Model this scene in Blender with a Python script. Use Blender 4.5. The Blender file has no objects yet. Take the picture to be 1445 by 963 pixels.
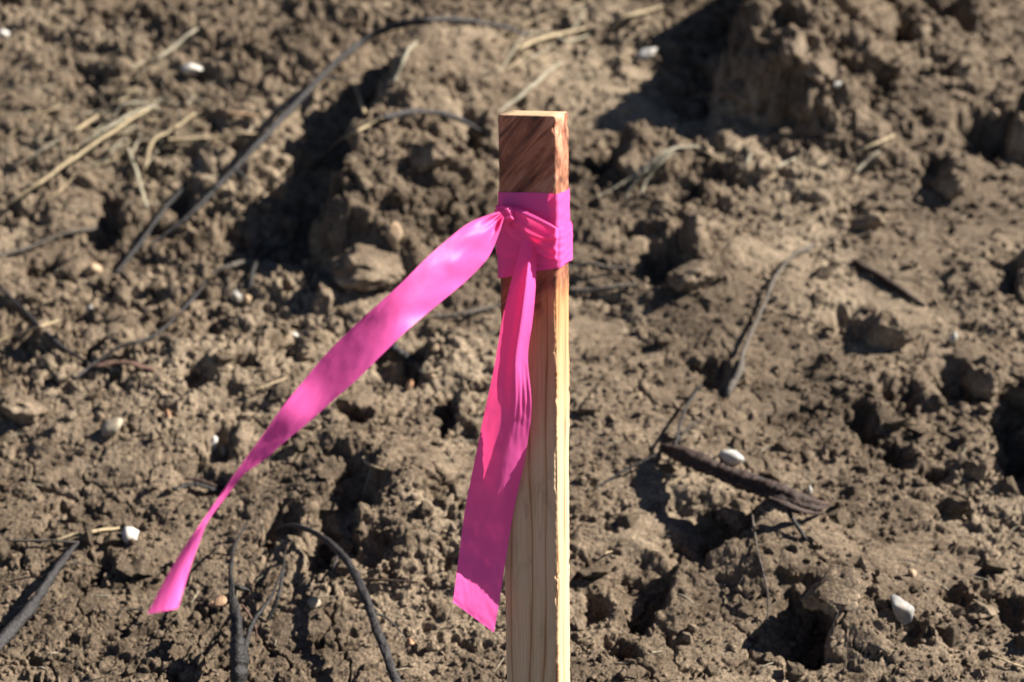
import bpy, math, random
import numpy as np
from mathutils import Vector, Matrix, Euler, noise as mnoise

SC = bpy.context.scene
COL = SC.collection
R = math.radians
random.seed(7)

# ---------------------------------------------------------------- camera
F = 2007.0                      # focal length in pixels of the 1445-wide photograph
CX, CY = 722.5, 481.5
PITCH = R(17.2)
CAM = np.array([0.0, 0.0, 0.62])
cam_d = bpy.data.cameras.new('camera')
cam = bpy.data.objects.new('camera', cam_d); COL.objects.link(cam)
cam.location = CAM
cam.rotation_euler = (R(90) - PITCH, 0, 0)
cam_d.sensor_width = 36.0
cam_d.lens = 36.0 * F / 1445.0
cam_d.clip_start = 0.02
cam_d.clip_end = 500
cam_d.dof.use_dof = True
cam_d.dof.focus_distance = 1.02
cam_d.dof.aperture_fstop = 5.3
cam_d.dof.aperture_blades = 7
SC.camera = cam

# ---------------------------------------------------------------- sky and sun
SUN_AZ = R(9)                   # from +x towards +y
SUN_EL = R(38)
w = bpy.data.worlds.new('World'); SC.world = w; w.use_nodes = True
nt = w.node_tree; nt.nodes.clear()
out = nt.nodes.new('ShaderNodeOutputWorld'); bg = nt.nodes.new('ShaderNodeBackground')
sky = nt.nodes.new('ShaderNodeTexSky'); sky.sky_type = 'NISHITA'; sky.sun_disc = False
sky.sun_elevation = SUN_EL; sky.sun_rotation = R(90) - SUN_AZ
sky.altitude = 3000; sky.dust_density = 0.1; sky.air_density = 0.6
bg.inputs['Strength'].default_value = 0.05
nt.links.new(sky.outputs[0], bg.inputs[0]); nt.links.new(bg.outputs[0], out.inputs[0])
sd = bpy.data.lights.new('sun', 'SUN'); sd.energy = 5.0; sd.angle = R(0.53); sd.color = (1.0, 0.95, 0.86)
sun = bpy.data.objects.new('sun', sd); COL.objects.link(sun)
sdir = Vector((math.cos(SUN_EL) * math.cos(SUN_AZ), math.cos(SUN_EL) * math.sin(SUN_AZ), math.sin(SUN_EL)))
sun.rotation_euler = sdir.to_track_quat('Z', 'Y').to_euler()
sun.location = sdir * 20
SC.view_settings.view_transform = 'Standard'; SC.view_settings.look = 'None'
SC.view_settings.exposure = 1.6; SC.view_settings.gamma = 1
SC.view_settings.use_curve_mapping = False
SC.cycles.use_denoising = True
SC.cycles.max_bounces = 6; SC.cycles.diffuse_bounces = 2
SC.cycles.transparent_max_bounces = 8

# ---------------------------------------------------------------- rays
cp, sp_ = math.cos(PITCH), math.sin(PITCH)
def ray(px, py):
    a = (np.asarray(px, float) - CX) / F; b = (np.asarray(py, float) - CY) / F
    return np.stack([a, cp - b * sp_, -sp_ - b * cp], -1)
def P(px, py, y):
    """world point seen at photo pixel (px,py) and standing at distance y in front of the camera"""
    d = ray(px, py); t = np.asarray(y, float) / d[..., 1]
    return CAM + d * t[..., None]

# ---------------------------------------------------------------- numpy noise
_rng = np.random.default_rng(3)
_perm = np.concatenate([_rng.permutation(256)] * 3)
_ga = _rng.random(256) * 2 * np.pi
_gx, _gy = np.cos(_ga), np.sin(_ga)
def pn(x, y, s=0):
    xi = np.floor(x).astype(np.int64); yi = np.floor(y).astype(np.int64)
    fx = x - xi; fy = y - yi
    u = fx * fx * fx * (fx * (fx * 6 - 15) + 10); v = fy * fy * fy * (fy * (fy * 6 - 15) + 10)
    def g(i, j, dx, dy):
        h = _perm[(_perm[(i + s * 17) & 255] + j + s * 31) & 255]
        return _gx[h] * dx + _gy[h] * dy
    a = g(xi, yi, fx, fy); b = g(xi + 1, yi, fx - 1, fy)
    c = g(xi, yi + 1, fx, fy - 1); d = g(xi + 1, yi + 1, fx - 1, fy - 1)
    return (a + u * (b - a)) + v * ((c + u * (d - c)) - (a + u * (b - a)))
def fbm(x, y, o=4, s=0, gain=0.5):
    r = 0; a = 1.0
    for k in range(o):
        r = r + a * pn(x, y, s + k); x = x * 2.03 + 5.1; y = y * 2.03 + 2.7; a *= gain
    return r
_c1 = _rng.random(256); _c2 = _rng.random(256); _c3 = _rng.random(256)
def worley(x, y, s=0):
    xi = np.floor(x).astype(np.int64); yi = np.floor(y).astype(np.int64)
    f1 = np.full(x.shape, 9.0); f2 = np.full(x.shape, 9.0); cid = np.zeros(x.shape)
    for di in (-1, 0, 1):
        for dj in (-1, 0, 1):
            i = xi + di; j = yi + dj
            h = _perm[(_perm[(i + s * 13) & 255] + j + s * 29) & 255]
            d = np.sqrt((i + _c1[h] - x) ** 2 + (j + _c2[h] - y) ** 2)
            new = d < f1
            f2 = np.where(new, f1, np.minimum(f2, d)); cid = np.where(new, _c3[h], cid); f1 = np.where(new, d, f1)
    return f1, f2, cid
def sst(a, b, x):
    t = np.clip((x - a) / (b - a), 0, 1); return t * t * (3 - 2 * t)

# ---------------------------------------------------------------- ground height
_py = np.array([-60, 0.9, 1.0, 1.3, 1.7, 2.1, 2.6, 3.2, 4.0, 6.0, 12, 60])
_ps = np.array([0, 0.03, 0.12, 0.25, 0.34, 0.40, 0.42, 0.35, 0.12, 0.02, 0.0, 0.0])
_yy = np.concatenate([np.linspace(-60, 0.8, 50), np.linspace(0.81, 6.5, 1500), np.linspace(6.6, 60, 60)])
_ss = np.interp(_yy, _py, _ps)
_gg = np.concatenate([[0], np.cumsum((_ss[1:] + _ss[:-1]) / 2 * np.diff(_yy))])
_gg = _gg - np.interp(0.93, _yy, _gg)
def base(y): return np.interp(y, _yy, _gg)
def G0(px, py):
    """pixel -> (x, y) on the smooth bank"""
    d = ray(px, py); ts = np.linspace(0.7, 4, 1200)
    y = d[1] * ts; z = CAM[2] + d[2] * ts
    k = int(np.argmax(z < base(y)))
    return d[0] * ts[k], y[k]
def seg_sd(x, y, pts):
    """distance to a polyline, side (+ = to the right of its direction) and position along it"""
    best = np.full(x.shape, 1e9); side = np.zeros(x.shape); along = np.zeros(x.shape)
    n = len(pts) - 1
    for k in range(n):
        (ax, ay), (bx, by) = pts[k], pts[k + 1]
        ex, ey = bx - ax, by - ay; L2 = ex * ex + ey * ey
        t = np.clip(((x - ax) * ex + (y - ay) * ey) / L2, 0, 1)
        dx = x - (ax + t * ex); dy = y - (ay + t * ey); d = np.hypot(dx, dy)
        m = d < best
        best = np.where(m, d, best); side = np.where(m, np.sign(dx * ey - dy * ex), side); along = np.where(m, (k + t) / n, along)
    return best, side, along

WALL = [  # foot of a steep bank facing left (pixels), hollow depth, hollow width, bank height, bank width, wall width (m), fade at both ends
    ([(415, 372), (452, 340), (482, 300), (490, 245), (515, 195), (560, 140), (600, 78), (640, 40)], 0.075, 0.095, 0.090, 0.12, 0.035, 0.08, 0.3),
    ([(975, 172), (1015, 125), (1042, 75), (1078, 15), (1100, -30)], 0.055, 0.09, 0.145, 0.12, 0.06, 0.14, 0.36),
    ([(845, 250), (872, 225), (895, 195)], 0.02, 0.03, 0.028, 0.06, 0.015, 0.3, 0.3),
    ([(1085, 130), (1125, 105), (1160, 70)], 0.03, 0.04, 0.05, 0.06, 0.02, 0.3, 0.3),
    ([(1405, 225), (1425, 195), (1430, 160)], 0.04, 0.06, 0.05, 0.08, 0.02, 0.3, 0.3),
    ([(570, 330), (640, 290), (690, 240)], 0.02, 0.03, 0.022, 0.05, 0.015, 0.3, 0.3),
    ([(985, 830), (1040, 790), (1066, 760), (1072, 710)], 0.045, 0.07, 0.022, 0.06, 0.012, 0.25, 0.2),
    ([(905, 890), (935, 840), (955, 790)], 0.025, 0.03, 0.012, 0.03, 0.010, 0.3, 0.2),
    ([(1160, 945), (1168, 890), (1150, 830)], 0.045, 0.045, 0.02, 0.06, 0.012, 0.3, 0.3),
    ([(960, 430), (965, 385), (950, 345)], 0.03, 0.035, 0.022, 0.06, 0.014, 0.3, 0.3),
    ([(495, 800), (525, 750), (520, 690)], 0.03, 0.04, 0.02, 0.06, 0.014, 0.3, 0.3),
    ([(590, 545), (605, 515), (585, 485)], 0.03, 0.035, 0.016, 0.05, 0.012, 0.3, 0.3),
    ([(1452, 640), (1455, 590), (1445, 540)], 0.03, 0.035, 0.02, 0.05, 0.012, 0.3, 0.3),
    ([(1445, 430), (1440, 395), (1425, 360)], 0.02, 0.03, 0.02, 0.05, 0.012, 0.3, 0.3),
]
MOUND = [  # pixel, radius x, radius y (m), height
    (1270, 60, 0.25, 0.25, 0.035), (700, 110, 0.12, 0.15, 0.02),
    (560, 720, 0.10, 0.08, 0.030), (1200, 850, 0.10, 0.07, 0.015), (1050, 330, 0.2, 0.2, 0.02), (200, 560, 0.2, 0.15, 0.02),
    (150, 330, 0.25, 0.2, -0.03), (120, 60, 0.4, 0.4, 0.02),
]
PIT = [  # pixel, half width px, half height px
    (165, 45, 28, 18), (130, 130, 22, 16), (150, 285, 20, 26), (255, 268, 16, 22), (200, 25, 22, 12), (60, 350, 25, 20),
    (410, 487, 22, 20), (560, 510, 40, 24), (450, 765, 32, 28), (500, 690, 30, 22), (500, 600, 22, 14), (627, 590, 16, 34),
    (690, 352, 22, 20), (655, 215, 24, 22), (520, 180, 30, 22), (855, 235, 24, 18), (930, 390, 26, 32), (1000, 258, 30, 15),
    (1095, 172, 22, 20), (1310, 250, 24, 18), (1395, 195, 45, 30), (1200, 310, 22, 16), (1197, 462, 26, 20), (1350, 530, 26, 24),
    (1430, 598, 22, 24), (1265, 545, 26, 16), (1217, 590, 20, 22), (1320, 658, 18, 16), (1438, 650, 22, 34), (960, 290, 18, 14),
    (1260, 632, 20, 16), (1000, 530, 20, 14), (870, 912, 22, 14), (836, 850, 16, 22), (1345, 850, 30, 18), (1425, 862, 26, 22),
    (1280, 908, 24, 14), (345, 540, 16, 12), (280, 555, 20, 18), (140, 500, 18, 16), (70, 545, 14, 12), (440, 345, 30, 18),
    (460, 660, 24, 14), (395, 745, 26, 22), (140, 800, 22, 14), (285, 690, 36, 14), (900, 340, 20, 14), (1120, 300, 18, 12),
    (310, 640, 18, 22), (1180, 45, 20, 24), (1290, 70, 24, 20), (1330, 45, 26, 26), (1260, 70, 16, 24), (1320, 120, 26, 14),
    (1180, 150, 18, 12), (1240, 160, 16, 12), (985, 200, 22, 12), (850, 60, 24, 10), (640, 95, 26, 12), (560, 140, 24, 14), (1020, 175, 30, 12),
]
def height(x, y):
    yy = y * 1.06
    z = base(y)
    far = sst(3.4, 5.5, np.hypot(x, y))
    wx = x + 0.02 * pn(x * 9, yy * 9, 40) + 0.006 * pn(x * 40, yy * 40, 42)
    wy = yy + 0.02 * pn(x * 9, yy * 9, 41) + 0.006 * pn(x * 40, yy * 40, 43)
    z = z + 0.020 * pn(x * 3.1, yy * 3.1, 1) * (1 + 9 * far) + 0.016 * pn(wx * 8, wy * 8, 2)
    # gullies, mounds and pits where the photograph has them
    qx = x + 0.012 * pn(x * 22, yy * 22, 50) + 0.006 * pn(x * 60, yy * 60, 52)
    qy = y + 0.012 * pn(x * 22, yy * 22, 51) + 0.006 * pn(x * 60, yy * 60, 53)
    near = np.ones(x.shape)
    for pix, dep, wl, rim, rw, ww, e0, e1 in WALL:
        pts = [G0(*p) for p in pix]
        d, side, al = seg_sd(qx, qy, pts)
        d = d + 0.004 * pn(x * 90, y * 90, 55) + 0.012 * pn(x * 35, y * 35, 56) + rw * 0.26 * pn(x * 13, y * 13, 57)
        fade = (sst(0, e0, al) if e0 else 1) * (sst(1, 1 - e1, al) if e1 else 1)
        up = rim * sst(0, ww, d) * np.exp(-(np.maximum(d - ww * 1.3, 0) / rw) ** 2)
        dn = -dep * np.exp(-(d / wl) ** 2)
        z = z + fade * np.where(side > 0, up - dep * (1 - sst(0, ww * 0.6, d)), dn)
    for px, py, rx, ry, h in MOUND:
        mx, my = G0(px, py)
        z = z + h * np.exp(-(((qx - mx) / rx) ** 2 + ((qy - my) / ry) ** 2) ** 1.4)
    for px, py, hw, hh in PIT:
        mx, my = G0(px, py); s = my * 1.04 / F
        rx = hw * s * 1.15; ry = hh * s * 2.0; dep = 1.0 * hh * s + 0.004
        k = (np.abs(qx - mx) < rx * 4) & (np.abs(qy - my) < ry * 3)
        if not k.any(): continue
        ax, ay = qx[k], qy[k]
        tx = 0.35 * rx * pn(ax * 0.9 / rx, ay * 0.9 / ry, 58) + 0.3 * rx * pn(ax * 2.2 / rx, ay * 2.2 / ry, 59)
        q = np.sqrt(((ax + tx * 1.6 - mx) / rx) ** 2 + ((ay + tx - my) / ry) ** 2)
        qr = np.sqrt(((ax - mx - rx * 1.5) / (rx * 0.8)) ** 2 + ((ay - my) / (ry * 0.8)) ** 2)
        z[k] += 0.75 * dep * (1 - sst(0.3, 1.2, qr)) - dep * (1 - sst(0.6, 1.15, q))
    return z
def relief(x, y, z):
    """crumbly relief pushed out along the surface; steep faces carry it too"""
    far = sst(3.4, 5.5, np.hypot(x, y))
    X = x + 0.45 * z; Y = y + 0.9 * z
    wx = X + 0.018 * pn(X * 9, Y * 9, 40) + 0.006 * pn(X * 40, Y * 40, 42) + 0.0022 * pn(X * 130, Y * 130, 44)
    wy = Y + 0.018 * pn(X * 9, Y * 9, 41) + 0.006 * pn(X * 40, Y * 40, 43) + 0.0022 * pn(X * 130, Y * 130, 45)
    # roughness differs from place to place: smooth crust near and right, rubble on the left and far back
    rough = 0.40 + 1.1 * pn(X * 2.6 + 3, Y * 2.6, 9) + 0.6 * pn(X * 7 + 3, Y * 7, 10) + 0.15 * sst(1.5, 2.3, y) + 0.35 * sst(0.05, -0.4, x) * sst(1.3, 1.7, y)
    rough = rough - 0.14 * sst(0.02, 0.15, x) * sst(2.1, 1.6, y) - 0.10 * sst(1.45, 1.2, y)
    mx, my = G0(1130, 70); rough = rough + 0.75 * np.exp(-((x - mx) ** 2 + (y - my) ** 2) / 0.22 ** 2)
    rough = np.clip(rough - 0.10, 0.13, 1.35) * (1 - 0.7 * far)
    d, side, al = seg_sd(x, y, [G0(*p) for p in WALL[0][0]])
    rough = rough * (1 - 0.75 * np.exp(-((d + 0.04 * side + 0.02) / 0.06) ** 2) * np.where(side < 0, 1, 0.4))
    h = 0
    for cell, amp, keep, s in ((0.085, 0.020, 0.30, 11), (0.046, 0.014, 0.30, 12), (0.023, 0.005, 0.16, 13)):
        f1, f2, cid = worley(wx / cell, wy / cell, s)
        lump = sst(0.0, 0.42, 1 - f1 / (0.40 + 0.40 * cid)) * (0.75 + 0.6 * pn(wx * 60, wy * 60, s + 3))
        h = h + amp * rough * lump * np.clip((cid - (1 - keep)) / keep, 0, 1) ** 0.5
    # broken blocks and sharp-edged holes in a flatter crust
    for fq, up, dn, s in ((13, 0.0095, 0.018, 90), (29, 0.0058, 0.011, 94), (66, 0.0016, 0.0036, 98)):
        b1 = fbm(wx * fq, wy * fq, 4, s, 0.55); b2 = fbm(wx * fq * 1.15 + 7.7, wy * fq * 1.15, 4, s + 2, 0.55)
        h = h + up * rough * sst(0.16, 0.30, b1) - dn * (0.25 + rough) * 0.8 * sst(0.24, 0.38, b2)
    # cracks of drying clay
    f1, f2, cid = worley(X / 0.075 + 0.35 * fbm(X * 25, Y * 25, 3, 61), Y / 0.075 + 0.35 * fbm(X * 25, Y * 25, 3, 64), 20)
    cm = sst(0.0, 0.2, pn(X * 4.3, Y * 4.3, 66) + 0.18)
    h = h - 0.010 * cm * (1 - sst(0.010, 0.050, f2 - f1))
    h = h + 0.0062 * rough * fbm(wx * 22, wy * 22, 3, 21, 0.5)
    h = h + 0.0013 * (0.5 + rough) * fbm(X * 120, Y * 120, 2, 25, 0.6) + 0.0010 * (0.6 + 0.6 * rough) * fbm(X * 300, Y * 300, 2, 29, 0.7)
    h = h - 0.0022 * sst(0.22, 0.42, pn(X * 170, Y * 170, 35)) * (0.5 + 0.5 * rough)
    rd = 1 - np.abs(pn(wx * 48, wy * 48, 31)) * 2.4
    h = h - 0.0035 * rough * np.clip(rd, 0, 1) ** 3
    h = h + 0.0010 * pn(X * 430, Y * 430, 33) * (1 - far)
    return h * (0.85 - 0.17 * sst(0.0, 0.12, x) * sst(2.2, 1.7, y))

# grid: rows get longer with distance so that pieces stay about equally fine to the eye
rows = [0.93]
while rows[-1] < 3.05: rows.append(rows[-1] * 1.00135)
nb = [0.93 - 0.003 * (1.09 ** k - 1) / 0.09 for k in range(1, 70)]
nb = [v for v in nb if v > -40][::-1]
fr = []; v = rows[-1]; stp = 0.005
while v < 60: v += stp; stp *= 1.10; fr.append(v)
YR = np.array(nb + rows + fr)
uf = np.concatenate([np.arange(-0.60, -0.4101, 0.0021), np.arange(-0.41, 0.4101, 0.00087), np.arange(0.412, 0.6001, 0.0021)])
ue = []; v = uf[-1]; stp = 0.0025
while v < 40: v += stp; stp *= 1.13; ue.append(v)
UC = np.concatenate([-np.array(ue)[::-1], uf, np.array(ue)])
WR = np.where(YR < 0.93, 0.93, YR)
NX, NY = len(UC), len(YR)
GX = WR[:, None] * UC[None, :]; GY = np.repeat(YR[:, None], NX, 1)
GZ = height(GX, GY)
GP = np.stack([GX, GY, GZ], -1)
_du = np.gradient(GP, axis=1); _dv = np.gradient(GP, axis=0)
_nn = np.cross(_du, _dv); _nn /= np.linalg.norm(_nn, axis=-1, keepdims=True)
GP = GP + _nn * relief(GX, GY, GZ)[..., None]
def surf(x, y):
    """a point of the finished ground close to (x, y)"""
    x = np.asarray(x, float); y = np.asarray(y, float)
    v = np.interp(y, YR, np.arange(NY)); wv = np.where(y < 0.93, 0.93, y)
    u = np.interp(x / wv, UC, np.arange(NX))
    i = np.clip(np.floor(v).astype(int), 0, NY - 2); j = np.clip(np.floor(u).astype(int), 0, NX - 2)
    a = (v - i)[..., None]; b = (u - j)[..., None]
    return (GP[i, j] * (1 - a) * (1 - b) + GP[i + 1, j] * a * (1 - b) + GP[i, j + 1] * (1 - a) * b + GP[i + 1, j + 1] * a * b)
# which point of the ground is seen at a photo pixel
_q = GP.reshape(-1, 3) - CAM
_dep = _q[:, 1] * cp - _q[:, 2] * sp_; _upc = _q[:, 1] * sp_ + _q[:, 2] * cp
_ok = _dep > 0.5
_bx = np.floor((CX + F * _q[:, 0] / np.where(_ok, _dep, 1) + 120) / 2.2).astype(int)
_by = np.floor((CY - F * _upc / np.where(_ok, _dep, 1) + 120) / 2.2).astype(int)
BW, BH = 770, 550
_ok &= (_bx >= 0) & (_bx < BW) & (_by >= 0) & (_by < BH)
_id = np.nonzero(_ok)[0]; _id = _id[np.argsort(-_dep[_id])]
BUF = np.full((BH, BW), -1); BUF[_by[_id], _bx[_id]] = _id
def G(px, py):
    """pixel -> point on the finished ground"""
    x = int((px + 120) / 2.2); y = int((py + 120) / 2.2)
    x = min(max(x, 2), BW - 3); y = min(max(y, 2), BH - 3)
    for r in range(0, 40):
        wdw = BUF[max(0, y - r):y + r + 1, max(0, x - r):x + r + 1]; wdw = wdw[wdw >= 0]
        if len(wdw): break
    k = wdw[np.argmin(_dep[wdw])]
    d = ray(px, py); d = d / (d[1] * cp - d[2] * sp_)
    return CAM + d * _dep[k]

def mesh_from(name, verts, faces4=None, faces3=None, smooth=True):
    me = bpy.data.meshes.new(name)
    verts = np.asarray(verts, np.float32)
    n4 = 0 if faces4 is None else len(faces4); n3 = 0 if faces3 is None else len(faces3)
    me.vertices.add(len(verts)); me.vertices.foreach_set('co', verts.ravel())
    lp = np.concatenate([np.asarray(f, np.int32).ravel() for f in (faces4, faces3) if f is not None])
    me.loops.add(len(lp)); me.loops.foreach_set('vertex_index', lp)
    me.polygons.add(n4 + n3)
    st = np.concatenate([np.arange(n4) * 4, n4 * 4 + np.arange(n3) * 3]).astype(np.int32)
    me.polygons.foreach_set('loop_start', st)
    me.polygons.foreach_set('use_smooth', np.full(n4 + n3, smooth))
    me.update(calc_edges=True); me.validate()
    return me
def grid_faces(nr, nc, wrap=False):
    i = np.arange(nr - 1)[:, None]; j = np.arange(nc if wrap else nc - 1)[None, :]
    j2 = (j + 1) % nc
    return np.stack(np.broadcast_arrays(i * nc + j, i * nc + j2, (i + 1) * nc + j2, (i + 1) * nc + j), -1).reshape(-1, 4)

# ---------------------------------------------------------------- materials
class NT:
    def __init__(self, name):
        self.m = bpy.data.materials.new(name); self.m.use_nodes = True
        self.t = self.m.node_tree; self.b = self.t.nodes['Principled BSDF']; self.o = self.t.nodes['Material Output']
        self.tc = self.t.nodes.new('ShaderNodeTexCoord')
    def n(self, typ, **kw):
        x = self.t.nodes.new(typ)
        for k, v in kw.items(): setattr(x, k, v)
        return x
    def link(self, a, b): self.t.links.new(a, b)
    def map(self, src='Object', scale=(1, 1, 1), rot=(0, 0, 0), loc=(0, 0, 0), vec=None):
        mp = self.n('ShaderNodeMapping'); mp.inputs['Scale'].default_value = scale
        mp.inputs['Rotation'].default_value = rot; mp.inputs['Location'].default_value = loc
        self.link(vec or self.tc.outputs[src], mp.inputs[0]); return mp.outputs[0]
    def noise(self, vec, scale, detail=4, rough=0.55, dist=0):
        x = self.n('ShaderNodeTexNoise'); x.inputs['Scale'].default_value = scale; x.inputs['Detail'].default_value = detail
        x.inputs['Roughness'].default_value = rough; x.inputs['Distortion'].default_value = dist
        self.link(vec, x.inputs['Vector']); return x.outputs['Fac']
    def ramp(self, fac, stops):
        x = self.n('ShaderNodeValToRGB'); cr = x.color_ramp
        while len(cr.elements) < len(stops): cr.elements.new(0.5)
        for e, (p, c) in zip(cr.elements, stops): e.position = p; e.color = (*c, 1) if len(c) == 3 else c
        self.link(fac, x.inputs[0]); return x.outputs[0]
    def mix(self, fac, a, b, mode='MIX'):
        x = self.n('ShaderNodeMix', data_type='RGBA', blend_type=mode)
        for s, v in ((0, fac), (6, a), (7, b)):
            if isinstance(v, (int, float)): x.inputs[s].default_value = v
            elif isinstance(v, tuple): x.inputs[s].default_value = (*v, 1)
            else: self.link(v, x.inputs[s])
        return x.outputs[2]
    def math(self, op, a, b=0.0):
        x = self.n('ShaderNodeMath', operation=op)
        for s, v in ((0, a), (1, b)):
            if isinstance(v, (int, float)): x.inputs[s].default_value = v
            else: self.link(v, x.inputs[s])
        return x.outputs[0]
    def bump(self, h, strength, dist):
        x = self.n('ShaderNodeBump'); x.inputs['Strength'].default_value = strength; x.inputs['Distance'].default_value = dist
        self.link(h, x.inputs['Height']); self.link(x.outputs[0], self.b.inputs['Normal'])
    def col(self, c):
        if isinstance(c, tuple): self.b.inputs['Base Color'].default_value = (*c, 1)
        else: self.link(c, self.b.inputs['Base Color'])
    def rough(self, r, spec=0.3):
        self.b.inputs['Roughness'].default_value = r; self.b.inputs['Specular IOR Level'].default_value = spec

def soil_mat(name, tint=1.0):
    m = NT(name); v = m.map('Object')
    a = m.noise(v, 4.2, 4, 0.6); b = m.noise(v, 38, 5, 0.65); c = m.noise(v, 320, 4, 0.7); d = m.noise(v, 900, 2, 0.6)
    c1 = m.ramp(a, [(0.35, (0.088 * tint, 0.066 * tint, 0.047 * tint)), (0.50, (0.143 * tint, 0.108 * tint, 0.077 * tint)), (0.65, (0.218 * tint, 0.171 * tint, 0.123 * tint))])
    c2 = m.ramp(b, [(0.30, (0.42, 0.38, 0.34)), (0.48, (0.95, 0.94, 0.92)), (0.72, (1.30, 1.28, 1.25))])
    c3 = m.ramp(c, [(0.28, (0.34, 0.32, 0.30)), (0.50, (0.98, 0.98, 0.98)), (0.70, (1.85, 1.78, 1.66))])
    x = m.mix(1.0, c1, c2, 'MULTIPLY'); x = m.mix(0.9, x, c3, 'MULTIPLY')
    m.col(x); m.rough(0.95, 0.15)
    h = m.math('ADD', m.math('MULTIPLY', c, 0.7), m.math('MULTIPLY', d, 0.3))
    m.bump(h, 1.0, 0.0034)
    return m.m
M_SOIL = soil_mat('soil_dirt')
M_CLOD = soil_mat('clod_dirt', 1.08)

ground = bpy.data.objects.new('ground', mesh_from('ground', GP.reshape(-1, 3), grid_faces(NY, NX)))
ground.data.materials.append(M_SOIL); COL.objects.link(ground); ground['kind'] = 'structure'
ground['label'] = 'rough bank of dry brown clods and cracked crust'

# ---------------------------------------------------------------- object helpers
def link(name, me, mat=None, parent=None, loc=None):
    o = bpy.data.objects.new(name, me); COL.objects.link(o)
    if mat and me: me.materials.append(mat)
    if parent: o.parent = parent
    if loc is not None: o.location = loc
    return o
def tag(o, label, cat, group=None):
    o['label'] = label; o['category'] = cat
    if group: o['group'] = group
    return o
def spline(pts, n):
    """Catmull-Rom through rows of numbers"""
    p = np.asarray(pts, float); k = len(p)
    t = np.linspace(0, k - 1, n); i = np.clip(t.astype(int), 0, k - 2); f = (t - i)[:, None]
    p0 = p[np.clip(i - 1, 0, k - 1)]; p1 = p[i]; p2 = p[i + 1]; p3 = p[np.clip(i + 2, 0, k - 1)]
    return 0.5 * (2 * p1 + (p2 - p0) * f + (2 * p0 - 5 * p1 + 4 * p2 - p3) * f ** 2 + (3 * p1 - p0 - 3 * p2 + p3) * f ** 3)
def tube(pts, radii, seg=8, n=None, rough=0.12, flat=1.0, seed=0, ridge=0.0):
    """bent rod with uneven skin; pts in world metres; returns verts, quads, tris"""
    n = n or max(8, len(pts) * 6)
    s = spline(np.column_stack([np.asarray(pts), np.asarray(radii)]), n)
    c = s[:, :3]; r = np.abs(s[:, 3])
    tan = np.gradient(c, axis=0); tan /= np.linalg.norm(tan, axis=1)[:, None] + 1e-12
    up = np.array([0.05, 0.02, 1.0]); a = np.cross(tan, up); a /= np.linalg.norm(a, axis=1)[:, None] + 1e-9
    b = np.cross(a, tan)
    th = np.linspace(0, 2 * np.pi, seg, endpoint=False)
    rg = np.random.default_rng(seed)
    k1 = rg.random((n, seg)) * 2 - 1
    k1 = 0.5 * k1 + 0.25 * np.roll(k1, 1, 0) + 0.25 * np.roll(k1, -1, 0)
    kn = (rg.random(n) * 2 - 1) * 0.5 * rough
    # joints, thick and thin places, small bends
    ar = np.concatenate([[0], np.cumsum(np.linalg.norm(np.diff(c, axis=0), axis=1))]) / (np.mean(r) + 1e-9)
    kn = kn + rough * 1.1 * pn(ar * 0.16 + seed, ar * 0 + 3.3, 80) + rough * 1.5 * np.clip(pn(ar * 0.11 + seed, ar * 0 + 9.3, 81) - 0.28, 0, 1) * 3
    c = c + (r * rough * 2.2)[:, None] * np.stack([pn(ar * 0.10 + seed * 3 + k * 40, ar * 0 + k, 82) for k in range(3)], -1)
    rdg = ridge * (np.abs(np.sin(1.5 * th[None, :] + 0.5 * pn(ar * 0.05 + seed, ar * 0 + 1.7, 83)[:, None] * 4 + seed)) - 0.5) * (1 + 0.9 * pn(ar * 0.2, ar * 0 + 5.1, 84)[:, None])
    rr = r[:, None] * (1 + rough * k1 + kn[:, None] + rdg)
    v = c[:, None, :] + rr[..., None] * (np.cos(th)[None, :, None] * a[:, None, :] + flat * np.sin(th)[None, :, None] * b[:, None, :])
    v = np.concatenate([v.reshape(-1, 3), c[:1] - tan[:1] * r[0] * .3, c[-1:] + tan[-1:] * r[-1] * .3])
    q = grid_faces(n, seg, True)
    j = np.arange(seg); L = (n - 1) * seg
    tr = np.concatenate([np.stack([(j + 1) % seg, j, np.full(seg, n * seg)], -1), np.stack([L + j, L + (j + 1) % seg, np.full(seg, n * seg + 1)], -1)])
    return v, q, tr
def rod(name, pts, radii, mat, parent=None, **kw):
    pts = np.asarray(pts, float)
    o0 = pts[0].copy() if parent is None else np.array(parent.location)
    v, q, t = tube(pts, radii, **kw)
    return link(name, mesh_from(name, v - o0, q, t), mat, parent, None if parent else o0)

# ---------------------------------------------------------------- wooden stake
TH = R(19)                                # turned so that its right side shows
STX, STY = 0.0136, 0.930
SW, SD = 0.0405, 0.0290
ZTOP = float(P(752, 160, STY)[2])
def stake_section():
    hw, hd, r = SW / 2, SD / 2, 0.0022
    pts = []
    for cx_, cy_, a0, rr in ((-hw, -hd, 180, 0.0042), (hw, -hd, 270, 0.0016), (hw, hd, 0, 0.002), (-hw, hd, 90, 0.002)):
        ox = cx_ - math.copysign(rr, cx_); oy = cy_ - math.copysign(rr, cy_)
        for k in range(7):
            a = R(a0 + 90 * k / 6); pts.append((ox + rr * math.cos(a), oy + rr * math.sin(a)))
    # subdivide long sides
    res = []
    for k, p in enumerate(pts):
        q = pts[(k + 1) % len(pts)]; L = math.hypot(q[0] - p[0], q[1] - p[1]); m = max(1, int(L / 0.0016))
        for i in range(m): res.append((p[0] + (q[0] - p[0]) * i / m, p[1] + (q[1] - p[1]) * i / m))
    return np.array(res)
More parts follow.
